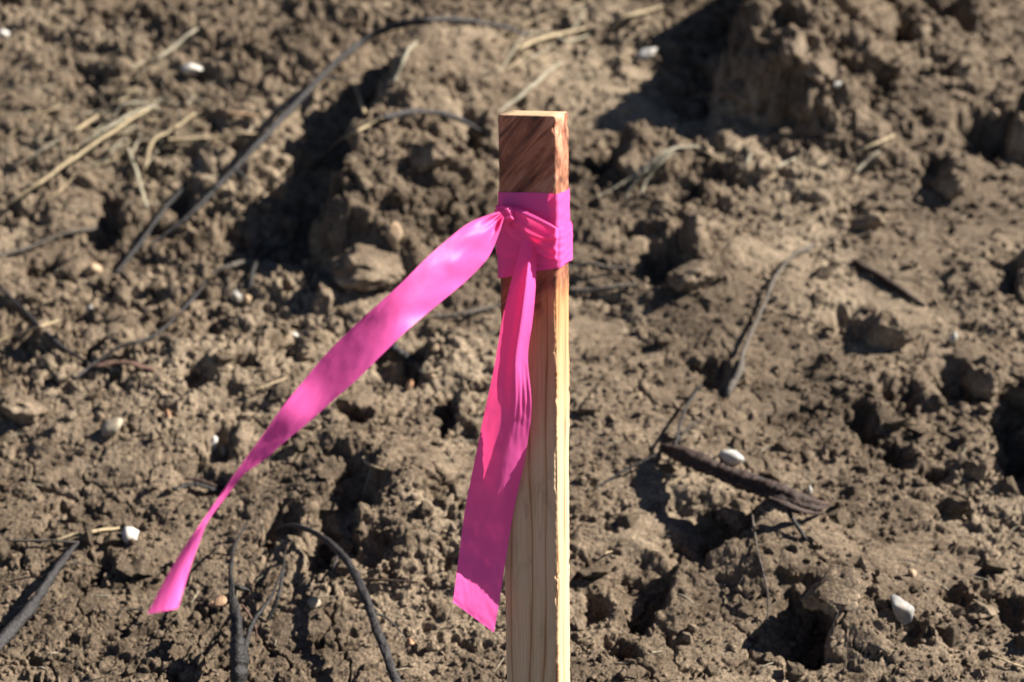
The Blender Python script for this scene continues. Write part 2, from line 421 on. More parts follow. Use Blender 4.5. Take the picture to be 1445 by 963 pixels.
def wood_mat():
    m = NT('pine_wood')
    sx = m.n('ShaderNodeSeparateXYZ'); m.link(m.tc.outputs['Object'], sx.inputs[0])
    # growth rings: wavy planes along the length, bending round a knot near the top
    vz = m.map('Object', (1, 1, 0.055)); warp = m.noise(vz, 60, 3)
    bend = m.n('ShaderNodeMapRange', interpolation_type='SMOOTHERSTEP'); m.link(sx.outputs[2], bend.inputs[0])
    bend.inputs[1].default_value = -0.135; bend.inputs[2].default_value = 0.0; bend.inputs[3].default_value = 0; bend.inputs[4].default_value = 1
    b2 = m.math('MULTIPLY', bend.outputs[0], bend.outputs[0])
    coord = m.math('ADD', m.math('MULTIPLY', sx.outputs[0], 95), m.math('MULTIPLY', sx.outputs[1], -60))
    coord = m.math('ADD', coord, m.math('MULTIPLY', warp, 2.4))
    coord = m.math('SUBTRACT', coord, m.math('MULTIPLY', m.math('MULTIPLY', sx.outputs[2], b2), 105))
    sw = m.noise(m.map('Object', (1, 1, 0.6)), 75, 3, 0.6, 1.2)
    coord = m.math('ADD', coord, m.math('MULTIPLY', m.math('MULTIPLY', sw, b2), 1.6))
    fr = m.math('FRACT', coord)
    ring = m.ramp(fr, [(0.0, (0.46, 0.29, 0.14)), (0.10, (0.60, 0.43, 0.245)), (0.5, (0.64, 0.475, 0.285)), (0.86, (0.58, 0.40, 0.215)), (0.97, (0.33, 0.18, 0.082))])
    fine = m.noise(m.map('Object', (1, 1, 0.02)), 900, 3, 0.6)
    fr_c = m.ramp(fine, [(0.3, (0.86, 0.83, 0.78)), (0.6, (1.04, 1.04, 1.04))])
    pale = m.mix(1.0, ring, fr_c, 'MULTIPLY')
    # reddish heartwood at the top
    k = m.noise(m.map('Object', (1, 1, 0.5), (0, R(-35), 0)), 70, 4, 0.6, 0.8)
    edge = m.math('ADD', m.math('MULTIPLY', sx.outputs[2], 16), m.math('MULTIPLY', sx.outputs[0], -18))
    edge = m.math('ADD', edge, m.math('MULTIPLY', k, 0.9))
    red = m.ramp(m.math('ADD', edge, 2.22), [(0.36, (0, 0, 0)), (0.62, (1, 1, 1))])
    dk = m.noise(m.map(scale=(1.0, 1.0, 0.16), vec=m.map('Object', rot=(0, R(-42), 0))), 105, 5, 0.62, 0.6)
    redc = m.ramp(dk, [(0.36, (0.050, 0.012, 0.007)), (0.45, (0.20, 0.055, 0.027)), (0.54, (0.39, 0.14, 0.072)), (0.68, (0.55, 0.30, 0.18))])
    top = m.ramp(m.math('MULTIPLY', sx.outputs[2], -24), [(0.0, (1.35, 1.4, 1.4)), (0.5, (1.15, 1.12, 1.1)), (1.0, (0.82, 0.76, 0.7))])
    redc = m.mix(1.0, redc, top, 'MULTIPLY')
    redc = m.mix(0.08, redc, ring)
    ribbon_glow = m.ramp(m.math('MULTIPLY', sx.outputs[2], -4.2), [(0.52, (0.96, 0.64, 0.46)), (0.95, (1, 1, 1))])  # orange light thrown by the ribbon, painted into the pine, fading downward
    pale = m.mix(1.0, pale, ribbon_glow, 'MULTIPLY')
    c = m.mix(red, pale, redc)
    # sawn end shows pale end grain
    geo = m.n('ShaderNodeNewGeometry'); sn = m.n('ShaderNodeSeparateXYZ'); m.link(geo.outputs['Normal'], sn.inputs[0])
    endf = m.ramp(sn.outputs[2], [(0.75, (0, 0, 0)), (0.9, (1, 1, 1))])
    c = m.mix(1.0, c, (0.80, 0.81, 0.88), 'MULTIPLY')
    c = m.mix(endf, c, (0.40, 0.28, 0.165))
    dirt = m.noise(m.map('Object', (1, 1, 0.35)), 95, 5, 0.7)
    c = m.mix(m.ramp(dirt, [(0.56, (0, 0, 0)), (0.74, (0.45, 0.45, 0.45))]), c, (0.17, 0.125, 0.085))
    m.col(c); m.rough(0.72, 0.25)
    m.bump(m.math('ADD', fine, m.math('MULTIPLY', fr, 0.35)), 0.5, 0.0006)
    return m.m
sec = stake_section(); ns = len(sec)
zs = np.concatenate([np.linspace(-0.62, -0.50, 8), np.linspace(-0.495, -0.0025, 330)])
S = np.zeros((len(zs), ns, 3))
zz, xx = np.meshgrid(zs, sec[:, 0], indexing='ij'); _, yy = np.meshgrid(zs, sec[:, 1], indexing='ij')
pe = np.exp(-(((xx - SW / 2) ** 2 + (yy + SD / 2) ** 2) / (0.0035 ** 2)))      # ragged sawn edge between front and right side
edge_n = 0.8 * pn(zz * 330, xx * 60 + 3, 70) + 0.6 * pn(zz * 760, xx * 90, 71) + 1.1 * pn(zz * 70, xx * 30, 74)
fib = pn(xx * 700 + yy * 700, zz * 18, 72) * 0.00018
nx_, ny_ = xx / (SW / 2), yy / (SD / 2)
kx = np.where(np.abs(nx_) > 0.93, np.sign(nx_), 0); ky = np.where(np.abs(ny_) > 0.93, np.sign(ny_), 0)
pc = np.exp(-((np.abs(xx) - SW / 2) ** 2 + (np.abs(yy) - SD / 2) ** 2) / (0.003 ** 2)) * np.where(pe > 0.2, 0, 1)
off = fib + 0.0005 * pc * edge_n - 0.0016 * (pc + pe) * sst(0.30, 0.42, pn(zz * 55, xx * 40 + 7, 75)) + 0.00075 * pe * edge_n + 0.0003 * pn(zz * 14, xx * 30 + yy * 30, 73)
amt = 1 - 0.0012 / SW * pe
S[..., 0] = xx * amt + kx * off; S[..., 1] = yy * amt + ky * off; S[..., 2] = zz
rings = [S.reshape(-1, 3)]
for shrink, z in ((0.985, -0.0008), (0.955, 0.0)):
    rings.append(np.column_stack([sec * shrink, np.full(ns, z) + 0.0002 * pn(sec[:, 0] * 200, sec[:, 1] * 200, 4)]))
for sh in (0.6, 0.2):
    rings.append(np.column_stack([sec * sh, np.full(ns, 0.0) + 0.0003 * pn(sec[:, 0] * 300 * sh, sec[:, 1] * 300, 5)]))
V = np.concatenate(rings); q = grid_faces(len(zs) + 4, ns, True)
V = np.concatenate([V, [[0, 0, 0.0]]]); L = (len(zs) + 3) * ns; j = np.arange(ns)
tr = np.stack([L + j, L + (j + 1) % ns, np.full(ns, len(V) - 1)], -1)
stake = link('survey_stake', mesh_from('survey_stake', V, q, tr), wood_mat())
stake.location = (STX, STY, ZTOP); LEAN = R(0.75)
stake.rotation_euler = (Matrix.Rotation(R(-2.0), 3, 'X') @ Matrix.Rotation(-LEAN, 3, 'Y') @ Matrix.Rotation(-TH, 3, 'Z')).to_euler()
tag(stake, 'square pale pine stake with reddish sawn top standing upright in the dirt', 'stake')
SM = Matrix.Translation(stake.location) @ Euler(stake.rotation_euler).to_matrix().to_4x4()
SMn = np.array(SM)
def stk(p):
    p = np.asarray(p, float); return p @ SMn[:3, :3].T + SMn[:3, 3]

# ---------------------------------------------------------------- pink flagging ribbon
def ribbon_mat():
    m = NT('pink_film')
    v = m.map('Object'); n = m.noise(v, 160, 3); n2 = m.noise(m.map('Object', (1, 1, 0.15)), 600, 2)
    m.t.nodes.remove(m.b)
    d = m.n('ShaderNodeBsdfDiffuse'); d.inputs[0].default_value = (0.98, 0.14, 0.49, 1)
    t = m.n('ShaderNodeBsdfTranslucent'); t.inputs[0].default_value = (1.0, 0.075, 0.25, 1)
    g = m.n('ShaderNodeBsdfGlossy'); g.inputs[0].default_value = (1, 1, 1, 1); g.inputs['Roughness'].default_value = 0.48
    tr = m.n('ShaderNodeBsdfTransparent'); tr.inputs[0].default_value = (1.0, 0.10, 0.45, 1)
    bp = m.n('ShaderNodeBump'); bp.inputs['Strength'].default_value = 0.15; bp.inputs['Distance'].default_value = 0.0008
    m.link(m.math('ADD', n, m.math('MULTIPLY', n2, 0.25)), bp.inputs['Height'])
    for x in (d, t, g): m.link(bp.outputs[0], x.inputs['Normal'])
    m1 = m.n('ShaderNodeMixShader'); m1.inputs[0].default_value = 0.41; m.link(d.outputs[0], m1.inputs[1]); m.link(t.outputs[0], m1.inputs[2])
    m2 = m.n('ShaderNodeMixShader'); m2.inputs[0].default_value = 0.10; m.link(m1.outputs[0], m2.inputs[1]); m.link(tr.outputs[0], m2.inputs[2])
    lw = m.n('ShaderNodeLayerWeight'); lw.inputs[0].default_value = 0.25
    m3 = m.n('ShaderNodeMixShader'); m.link(m.math('ADD', m.math('MULTIPLY', m.math('POWER', lw.outputs[1], 3.0), 0.09), 0.012), m3.inputs[0]); m.link(m2.outputs[0], m3.inputs[1]); m.link(g.outputs[0], m3.inputs[2])
    m.link(m3.outputs[0], m.o.inputs[0])
    return m.m
M_PINK = ribbon_mat()
KNOT = P(712, 303, STY - 0.024)
rib = bpy.data.objects.new('flagging_ribbon', None); COL.objects.link(rib); rib.location = KNOT; rib.empty_display_size = 0.01
tag(rib, 'bright pink plastic ribbon tied round the wooden stake with two loose tails', 'ribbon')
RO = np.array(KNOT)
CORNER = stk([SW / 2, -SD / 2, -0.1])
TA = math.tan(SUN_AZ)
_k0, _k1 = stk([SW / 2, -SD / 2, 0.0]), stk([SW / 2, -SD / 2, -0.5])
def yplane(x, z):
    """in front of this line the stake's shadow does not fall"""
    h = np.clip((z + (CORNER[0] - x) * math.tan(SUN_EL) - _k0[2]) / (_k1[2] - _k0[2]), 0, 1.2)
    return _k0[1] + (_k1[1] - _k0[1]) * h - (CORNER[0] - x) * TA
def sheet(name, rows_, n, m, wr=None):
    """rows: left px, left py, right px, right py, left offset, right offset, bulge (mm in front of the stake's shadow line)"""
    s = spline(rows_, n); t = np.linspace(0, 1, m)[None, :]
    px = s[:, 0:1] * (1 - t) + s[:, 2:3] * t; py = s[:, 1:2] * (1 - t) + s[:, 3:4] * t
    of = (s[:, 4:5] * (1 - t) + s[:, 5:6] * t + s[:, 6:7] * np.sin(np.pi * t)) * 1e-3
    v = np.linspace(0, 1, n)[:, None]
    if wr is not None: of = of + wr(t, v)
    of = of + 0.00022 * (1 - np.abs(pn(t * 4 + v * 7, v * 24 - t * 3, 60)) * 3) + 0.0007 * pn(t * 1.6, v * 13, 62) + 0.0009 * (np.abs(2 * t - 1) ** 4) * pn(np.sign(t - .5) * 4.2, v * 26, 63)
    x = (px - CX) / F * 0.95; z = CAM[2] + 0 * px - 0.25
    for _ in range(5):
        y = yplane(x, z) - of; p = P(px, py, y); x = p[..., 0]; z = p[..., 2]
    return link(name, mesh_from(name, p.reshape(-1, 3) - RO, grid_faces(n, m)), M_PINK, rib)
# left tail, blown out to the left, turning over near its end
tailA = [
 (705, 299, 711, 307, 4, 4, 1), (690, 303, 704, 330, 9, 8, 3), (660, 316, 690, 362, 22, 18, 5), (628, 341, 665, 390, 37, 30, 5), (600, 366, 640, 412, 50, 44, 4),
 (568, 398, 606, 440, 62, 60, 2), (535, 428, 573, 468, 67, 78, 0), (498, 462, 540, 500, 69, 92, -2), (460, 500, 505, 535, 72, 104, -3), (428, 538, 474, 562, 80, 110, -2),
 (396, 578, 438, 594, 102, 115, 2), (368, 618, 404, 622, 110, 118, 0), (346, 648, 372, 650, 114, 120, -1),
 (322, 682, 344, 670, 119, 121, 0), (303, 710, 318, 703, 126, 122, 0),
 (283, 739, 294, 735, 132, 130, 0), (260, 772, 282, 764, 142, 146, 2), (236, 812, 268, 803, 164, 166, 3), (208, 867, 251, 859, 192, 192, 3)]
def wrA(t, v):
    fade = np.clip(1 - v * 2.2, 0, 1)
    return fade * (0.0022 * np.sin(t * 7 + v * 25) * np.sin(v * 38) + 0.0022 * np.exp(-((t - .55) / .15) ** 2 - ((v - .17) / .03) ** 2) - 0.0025 * np.exp(-((t - .4) / .2) ** 2 - ((v - .21) / .02) ** 2) + 0.004 * np.sin(t * 16) * np.clip(1 - v * 9, 0, 1))
sheet('tail', tailA, 200, 26, wrA)
# right tail, hanging down across the front of the stake with a fold along its right side
tailB = [
 (738, 332, 758, 334, -6, -4, 3), (730, 366, 757, 366, -4, -2, 6), (720, 402, 756, 402, 0, 2, 9), (709, 450, 752, 450, 2, 5, 8),
 (697, 520, 745, 505, 3, 6, 6), (682, 590, 750, 575, 1, 6, 4), (671, 645, 741, 645, -5, -3, 9), (657, 715, 727, 710, -11, -10, 8),
 (648, 780, 715, 780, -7, -10, 0), (643, 820, 707, 835, 2, -4, 0), (639, 850, 697, 893, 8, 4, 0)]
def wrB(t, v):
    fold = 0.006 * np.exp(-((t - 0.62) / 0.16) ** 2) * np.clip(1 - np.abs(v - 0.28) / 0.24, 0, 1) ** 0.6
    puck = 0.0004 * np.sin(t * 60) * np.exp(-((v - 0.47) / 0.06) ** 2) * sst(0.4, 0.8, t)
    return fold + puck
sheet('tail', tailB, 170, 40, wrB)
# second layer behind the right tail
tailC = [(748, 336, 763, 336, -9, -6, 0), (744, 400, 764, 400, -11, -8, 0), (738, 450, 758, 455, -12, -9, 0), (728, 520, 749, 520, -13, -9, 0), (716, 580, 750, 580, -14, -9, 0)]
# wraps round the stake
def wrap(name, z0, z1, offm, seed, tilt=0.0, nz=26):
    base_sec = stake_section(); n0 = len(base_sec)
    c = base_sec; d = np.gradient(c, axis=0); nn = np.stack([d[:, 1], -d[:, 0]], -1); nn /= np.linalg.norm(nn, axis=1)[:, None] + 1e-9
    nn = np.where((np.sum(nn * c, 1) < 0)[:, None], -nn, nn)
    t = np.linspace(0, 1, nz)[:, None]
    a = np.arctan2(c[:, 1] / SD, c[:, 0] / SW)[None, :]
    z = z0 + (z1 - z0) * t + tilt * c[:, 0][None, :]
    z = z + 0.0012 * np.sin(2 * a + seed) * (t - 0.5)
    wr = 0.0002 * np.sin(t * 11 + a * 2 + seed) + 0.0004 * pn(np.broadcast_to(a * 3 + seed, z.shape), np.broadcast_to(t * 9, z.shape), seed)
    o = offm + np.abs(wr) + 0.0003 * np.exp(-((a + 0.75) / 0.5) ** 2) * np.sin(t * 14) ** 2
    p = np.stack([c[None, :, 0] + nn[None, :, 0] * o, c[None, :, 1] + nn[None, :, 1] * o, z], -1).reshape(-1, 3)
    return link(name, mesh_from(name, stk(p) - RO, grid_faces(nz, n0, True)), M_PINK, rib)
def zpx(py): return float(P(752, py, STY - 0.012)[2]) - ZTOP
wrap('wrap', zpx(272), zpx(352), 0.0007, 1, 0.0)
wrap('wrap', zpx(330), zpx(384), 0.0017, 5, 0.25)
wrap('wrap', zpx(318), zpx(366), 0.0026, 9, -0.16)
# gathered strands crossing the front from the knot
def strand(name, pix, width, seed, pleat=3):
    s = spline(pix, 70)       # px, py, mm in front of the stake's face, width factor
    m = 22; t = np.linspace(-1, 1, m)[None, :]
    rg = np.random.default_rng(seed); ph = rg.random(4) * 6
    v = np.linspace(0, 1, 70)[:, None]
    hw = width * s[:, 3:4]
    ddx = np.gradient(s[:, 0]); ddy = np.gradient(s[:, 1]); ll = np.hypot(ddx, ddy)
    nxp, nyp = -ddy / ll, ddx / ll
    px = s[:, 0:1] + nxp[:, None] * hw * t; py = s[:, 1:2] + nyp[:, None] * hw * t
    x = P(px, py, STY)[..., 0]
    face = CORNER[1] + (CORNER[0] - x) * math.tan(TH)
    side = CORNER[1] + (x - CORNER[0]) / math.tan(TH)
    yb = np.where(x > CORNER[0], side, face)
    for _ in range(3): yb[:, 1:-1] = (yb[:, :-2] + yb[:, 1:-1] + yb[:, 2:]) / 3
    d = s[:, 2:3] * 1e-3 + 0.0024 * (1 - t ** 2) + 0.0013 * (1 - np.abs(np.sin(t * pleat + ph[0] + v * 1.5))) + 0.0004 * np.sin(v * 9 + t * 3 + ph[1])
    p = P(px, py, yb - np.abs(d) - 0.0012)
    return link(name, mesh_from(name, p.reshape(-1, 3) - RO, grid_faces(70, m)), M_PINK, rib)
strand('gathered_band', [(706, 299, 3, .5), (722, 305, 4, 1.0), (745, 318, 5, 1.2), (770, 331, 4, 1.2), (790, 334, 2.5, .8), (805, 326, 1, .45)], 14, 2)
strand('gathered_band', [(712, 306, 2, .6), (728, 322, 3, 1.0), (752, 334, 3, 1.3), (778, 348, 2.5, 1.2), (795, 359, 2, .8), (807, 362, 1, .4)], 14, 5, 4)
def blob_mesh(name, rx, ry, rz, sub=3, amp=0.25, freq=2.0, seed=0, flat=0.0, cut=0.62):
    import bmesh
    bm = bmesh.new(); bmesh.ops.create_icosphere(bm, subdivisions=sub, radius=1)
    o = Vector((seed * 7.31, seed * 3.17, seed * 1.7))
    for v in bm.verts:
        d = v.co.normalized()
        k = 1 + amp * mnoise.fractal(d * freq + o, 1.0, 2.0, 5)
        c = d * k
        # flat broken faces
        for q_ in range(int(flat)):
            nrm = Vector((math.sin(q_ * 2.4 + seed), math.cos(q_ * 1.7 + seed * 2), math.sin(q_ * 3.1 + seed * .7))).normalized()
            h = c.dot(nrm) - cut
            if h > 0: c -= nrm * h * 0.85
        v.co = Vector((c.x * rx, c.y * ry, c.z * rz))
    for f in bm.faces: f.smooth = True
    me = bpy.data.meshes.new(name); bm.to_mesh(me); bm.free()
    return me
kn = link('knot', blob_mesh('knot', 0.006, 0.0045, 0.006, 4, 0.5, 2.6, 9), M_PINK, rib, (0.0, 0.002, -0.0005))

# ---------------------------------------------------------------- dead wood, straw, stones
def wood_dark(name, a, b, rough=0.75):
    m = NT(name); v = m.map('Object'); n = m.noise(v, 240, 4, 0.65); n2 = m.noise(v, 60, 3)
    c = m.ramp(n, [(0.32, a), (0.68, b)]); m.col(m.mix(0.35, c, m.ramp(n2, [(0.3, a), (0.7, b)]))); m.rough(rough, 0.35)
    m.bump(n, 1.0, 0.002); return m.m
M_ROOT = wood_dark('dark_root_bark', (0.007, 0.006, 0.0062), (0.028, 0.023, 0.023), 0.6)
M_CHAR = wood_dark('charred_bark', (0.004, 0.0035, 0.0035), (0.022, 0.018, 0.017), 0.6)
M_TWIG = wood_dark('grey_twig_bark', (0.045, 0.036, 0.028), (0.13, 0.107, 0.085))
M_BROWN = wood_dark('brown_bark', (0.010, 0.0048, 0.0034), (0.050, 0.025, 0.016))
M_RED = wood_dark('red_bark', (0.06, 0.028, 0.02), (0.15, 0.085, 0.06))
M_STRAW = wood_dark('dry_straw', (0.22, 0.16, 0.085), (0.42, 0.33, 0.2), 0.6)
M_STRAWG = wood_dark('grey_straw', (0.17, 0.145, 0.095), (0.34, 0.3, 0.215), 0.6)
M_LEAF = wood_dark('dry_leaf', (0.19, 0.105, 0.058), (0.32, 0.2, 0.115), 0.6)
def stone_mat(name, a, b):
    m = NT(name); v = m.map('Object'); n = m.noise(v, 120, 5, 0.6); n2 = m.noise(v, 45, 2)
    c = m.ramp(n, [(0.3, a), (0.62, b)])
    c = m.mix(m.ramp(n2, [(0.52, (0, 0, 0)), (0.72, (0.7, 0.7, 0.7))]), c, (0.26, 0.20, 0.14)); m.col(c); m.rough(0.7, 0.4); m.bump(n, 0.5, 0.001); return m.m
M_WHITE = stone_mat('white_stone', (0.26, 0.235, 0.20), (0.50, 0.48, 0.445))
M_GREY = stone_mat('grey_stone', (0.11, 0.105, 0.10), (0.25, 0.24, 0.225))
M_TAN = stone_mat('tan_stone', (0.22, 0.14, 0.075), (0.36, 0.25, 0.15))
M_PALE = stone_mat('pale_stone', (0.13, 0.105, 0.075), (0.30, 0.25, 0.18))
M_ORANGE = stone_mat('orange_stone', (0.24, 0.11, 0.05), (0.34, 0.18, 0.095))

def on_ground(px, py, lift=0.0):
    """pixel -> ground point; lift raises the point towards the viewer's line so it floats `lift` metres over the soil"""
    g = G(px, py)
    if lift == 0: return g
    d = ray(px, py); return g - d / np.linalg.norm(d) * lift * 1.6
def pxm(px, py): return float(G(px, py)[1]) * 1.04 / F           # metres per photo pixel there
def path(pix, rad):
    """lay a rod through photo pixels: it bridges hollows and stays in front of the soil; a negative lift buries it"""
    pp = np.array([(p[0], p[1], p[2] if len(p) > 2 else 0.002, r) for p, r in zip(pix, rad)], float)
    n = max(10, len(pix) * 6); sp = spline(pp, n)
    gd = np.array([np.linalg.norm(G(p[0], p[1]) - CAM) for p in sp])
    want = gd - sp[:, 2] * 1.6
    sm = want.copy()
    for _ in range(int(n * 1.2)):
        sm[1:-1] = 0.25 * sm[:-2] + 0.5 * sm[1:-1] + 0.25 * sm[2:]
        sm = np.where(sp[:, 2] >= 0, np.minimum(sm, gd - sp[:, 3] * 0.9), sm)
    d = ray(sp[:, 0], sp[:, 1]); d /= np.linalg.norm(d, axis=1)[:, None]
    return CAM + d * sm[:, None], sp[:, 3]
def twig(name, label, cat, pix, wpx, mat, group=None, parent=None, rough=0.18, seg=7, flat=1.0, n=None, seed=1, ridge=0.0):
    s = pxm(*pix[len(pix) // 2][:2])
    if np.isscalar(wpx): wpx = [wpx] * len(pix)
    pts, rad = path(pix, [v * s / 2 for v in wpx])
    o = rod(name, pts, rad, mat, parent, rough=rough, seg=seg, flat=flat, n=max(n or 0, len(pts) * 2), seed=seed + int(pix[0][0]) % 97, ridge=ridge)
    if parent is None: tag(o, label, cat, group)
    return o

# the long root arching over the gully
b = twig('bare_root', 'long dark bare root arching over the gully at the upper left', 'root',
     [(215, 345, -.004), (240, 325, .01), (268, 303, .03), (320, 250, .05), (400, 165, .05), (470, 92, .05), (530, 48, .05), (590, 30, .04), (660, 30, .03), (715, 40, .01), (745, 50, .0)],
     [3, 4, 6, 7, 8, 8, 8, 8, 7, 6, 4], M_ROOT, n=130, ridge=.2, seg=10)
twig('side_shoot', '', '', [(330, 238, .05), (345, 250, .04), (352, 275, .02), (350, 300, .0)], [4, 3, 3, 2], M_ROOT, parent=b)
twig('side_shoot', '', '', [(455, 108, .05), (478, 112, .04), (505, 108, .02)], [4, 3, 2], M_ROOT, parent=b)
twig('bare_root', 'short dark root bowed over the soil left of the stake top', 'root',
     [(440, 240, .0), (480, 200, .012), (520, 175, .02), (570, 160, .02), (620, 160, .015), (660, 175, .004), (690, 195, -.004)], [5, 7, 8, 8, 8, 7, 5], M_ROOT)
twig('dark_rod', 'thin dark twig slanting down from the left edge to the bark strip', 'twig',
     [(-25, 385, .01), (20, 425, .012), (60, 465, .012), (95, 495, .008), (128, 514, .003)], [6, 6, 7, 6, 4], M_ROOT)
twig('dark_rod', 'thin dark twig curving above the reddish bark strip', 'twig',
     [(105, 535, .0), (135, 512, .006), (170, 490, .012), (215, 475, .014), (245, 450, .010), (275, 418, .006), (292, 395, 0)], [4, 5, 5, 5, 5, 5, 3], M_ROOT)
twig('dark_rod', 'dark rod standing in for a blurred twig shadow below the arching root', 'twig',
     [(165, 385, .0), (200, 340, .010), (240, 285, .012), (285, 240, .0)], [6, 7, 7, 4], M_CHAR)  # dark rod added in place of a twig's cast shadow
twig('dark_rod', 'long thin dark twig lying level at the left edge below the straw', 'twig',
     [(-5, 362, .004), (40, 350, .008), (90, 330, .008), (140, 322, .003)], [5, 6, 5, 4], M_TWIG)
twig('bark_strip', 'flat reddish bark strip lying by two dark twigs', 'bark',
     [(128, 518, .003), (160, 512, .006), (190, 514, .004), (218, 522, .0)], [8, 16, 16, 8], M_RED, flat=0.3)
# lower left
b = twig('dead_branch', 'thick dark dead branch running out of the lower left corner', 'branch',
     [(-40, 955, .012), (0, 908, .016), (35, 868, .018), (65, 825, .018), (90, 790, .014), (112, 764, .004)], [17, 16, 15, 12, 9, 5], M_ROOT, n=120, rough=.26, seg=14, ridge=.28)
twig('side_shoot', '', '', [(110, 766, .006), (70, 763, .008), (20, 763, .006), (-20, 758, .006)], [5, 4, 4, 3], M_TWIG, parent=b)
twig('side_shoot', '', '', [(62, 815, .012), (40, 815, .006), (10, 822, .002)], [4, 3, 2], M_BROWN, parent=b)
twig('straw', 'pale bent straw touching the tip of the thick dead branch', 'straw', [(75, 765, .004), (105, 755, .006), (135, 750, .006), (168, 745, .003)], [5, 6, 6, 4], M_STRAW)
b = twig('dead_branch', 'charred upright branch with a curled leaf at the bottom left', 'branch',
     [(337, 1010, .0), (336, 965, .030), (338, 925, .045), (333, 880, .055), (327, 835, .055), (326, 800, .05), (333, 765, .04), (350, 737, .02)], [20, 19, 18, 14, 9, 6, 4, 3], M_CHAR, n=120, rough=.32, seg=14, ridge=.35)
twig('side_shoot', '', '', [(343, 930, .044), (352, 890, .05), (366, 865, .045), (384, 840, .035), (400, 800, .02)], [9, 8, 7, 5, 3], M_CHAR, parent=b)
twig('side_shoot', '', '', [(342, 855, .05), (352, 868, .05), (360, 885, .045), (362, 905, .035)], [4, 4, 4, 2], M_RED, parent=b)
twig('side_shoot', '', '', [(330, 828, .05), (340, 830, .05), (352, 834, .045)], [7, 8, 4], M_CHAR, parent=b)
lf = twig('curled_leaf', '', '', [(326, 838, .05), (318, 846, .052), (306, 852, .052), (296, 852, .05)], [8, 20, 18, 8], M_LEAF, parent=b, flat=0.5)
b = twig('bare_root', 'thick curved dark root bending down to the bottom edge left of the stake', 'root',
     [(385, 752, .0), (405, 742, .010), (440, 750, .025), (475, 775, .032), (500, 810, .034), (520, 855, .034), (538, 905, .034), (556, 955, .03), (575, 1010, .01)], [4, 6, 8, 10, 11, 12, 12, 13, 13], M_ROOT, n=120, rough=.2, seg=14, ridge=.22)
twig('side_shoot', '', '', [(478, 778, .03), (470, 800, .025), (455, 818, .015), (450, 840, .0)], [5, 4, 3, 2], M_ROOT, parent=b)
twig('side_shoot', '', '', [(524, 865, .032), (545, 872, .022), (566, 892, .01)], [5, 3, 2], M_ROOT, parent=b)
twig('dark_rod', 'thin dark twig standing off the soil beside the charred branch', 'twig', [(378, 875, .0), (390, 850, .012), (398, 815, .016), (402, 780, .01)], [6, 6, 5, 3], M_CHAR)
# right of the stake
b = twig('broken_stick', 'dark brown broken stick propped off the soil right of the stake', 'stick',
     [(938, 632, .010), (960, 642, .024), (1000, 658, .032), (1050, 678, .034), (1100, 697, .030), (1140, 710, .022), (1166, 713, .016)], [18, 28, 30, 31, 32, 28, 9], M_BROWN, n=120, rough=.26, seg=18, flat=.6, ridge=.55)
twig('splinter', '', '', [(1085, 703, .032), (1120, 717, .028), (1150, 724, .02), (1163, 722, .018)], [9, 12, 9, 2], M_BROWN, parent=b, ridge=.5, seg=10, flat=.5)
twig('splinter', '', '', [(1010, 655, .036), (1050, 667, .038), (1090, 683, .036), (1118, 694, .03)], [3, 9, 9, 2], M_CHAR, parent=b, ridge=.5, seg=10, flat=.5)
twig('splinter', 'reddish torn tip', '', [(1120, 700, .027), (1145, 706, .022), (1170, 712, .016)], [10, 8, 3], M_RED, parent=b)
twig('side_shoot', '', '', [(1108, 712, .022), (1122, 738, .012), (1138, 762, .0)], [8, 7, 4], M_CHAR, parent=b)
twig('side_shoot', '', '', [(952, 634, .022), (958, 605, .02), (968, 575, .015), (990, 543, .006)], [5, 4, 4, 3], M_CHAR, parent=b)
twig('side_shoot', '', '', [(957, 622, .02), (975, 600, .014), (996, 592, .006)], [3, 3, 2], M_CHAR, parent=b)
twig('side_shoot', '', '', [(945, 632, .018), (910, 650, .012), (880, 665, .006), (838, 690, .0)], [5, 4, 4, 2], M_CHAR, parent=b)
twig('root_hair', 'thin brown root hair hanging below the broken stick', 'root', [(1060, 715, .012), (1068, 770, .01), (1080, 820, .01), (1084, 850, .008), (1082, 885, .002)], [3, 3, 3, 3, 2], M_TWIG)
twig('dead_branch', 'thin crooked branch half sunk in the soil right of the pink wrap', 'branch',
     [(1025, 560, -.002), (1040, 530, .008), (1055, 480, .010), (1078, 430, .010), (1095, 390, .010), (1118, 362, .008), (1145, 348, .0)], [9, 10, 6, 5, 5, 5, 8], M_TWIG, n=60, rough=.3)
twig('dark_rod', 'straight dark twig sloping down across bare soil at the right', 'twig', [(1205, 368, .0), (1240, 390, .006), (1275, 412, .006), (1305, 432, .0)], [7, 10, 9, 4], M_BROWN)
twig('grey_twig', 'slender grey twig meeting the stake just below the wrap on its left', 'twig', [(612, 446, .004), (640, 446, .008), (675, 438, .01), (712, 430, .006)], [5, 7, 7, 5], M_TWIG)
twig('grey_twig', 'slender grey twig level with the wrap bottom right of the stake', 'twig', [(800, 409, .004), (830, 411, .006), (865, 406, .006), (898, 402, .002)], [6, 7, 7, 4], M_TWIG)
twig('grey_twig', 'thin curved grey twig beside the lower edge of the wrap', 'twig', [(806, 378, .008), (830, 372, .01), (860, 378, .008), (893, 378, .002)], [4, 5, 5, 3], M_TWIG)
twig('dark_rod', 'fine brown twig lying level between the curved root and the ribbon end', 'twig', [(510, 818, .003), (545, 819, .004), (590, 822, .002)], [3, 4, 3], M_BROWN)
twig('dark_rod', 'dark broken chunk of wood in a hollow left of the hanging tail', 'twig', [(545, 484, .004), (565, 498, .008), (582, 512, .008), (594, 526, .002)], [10, 16, 14, 8], M_CHAR, rough=.35)
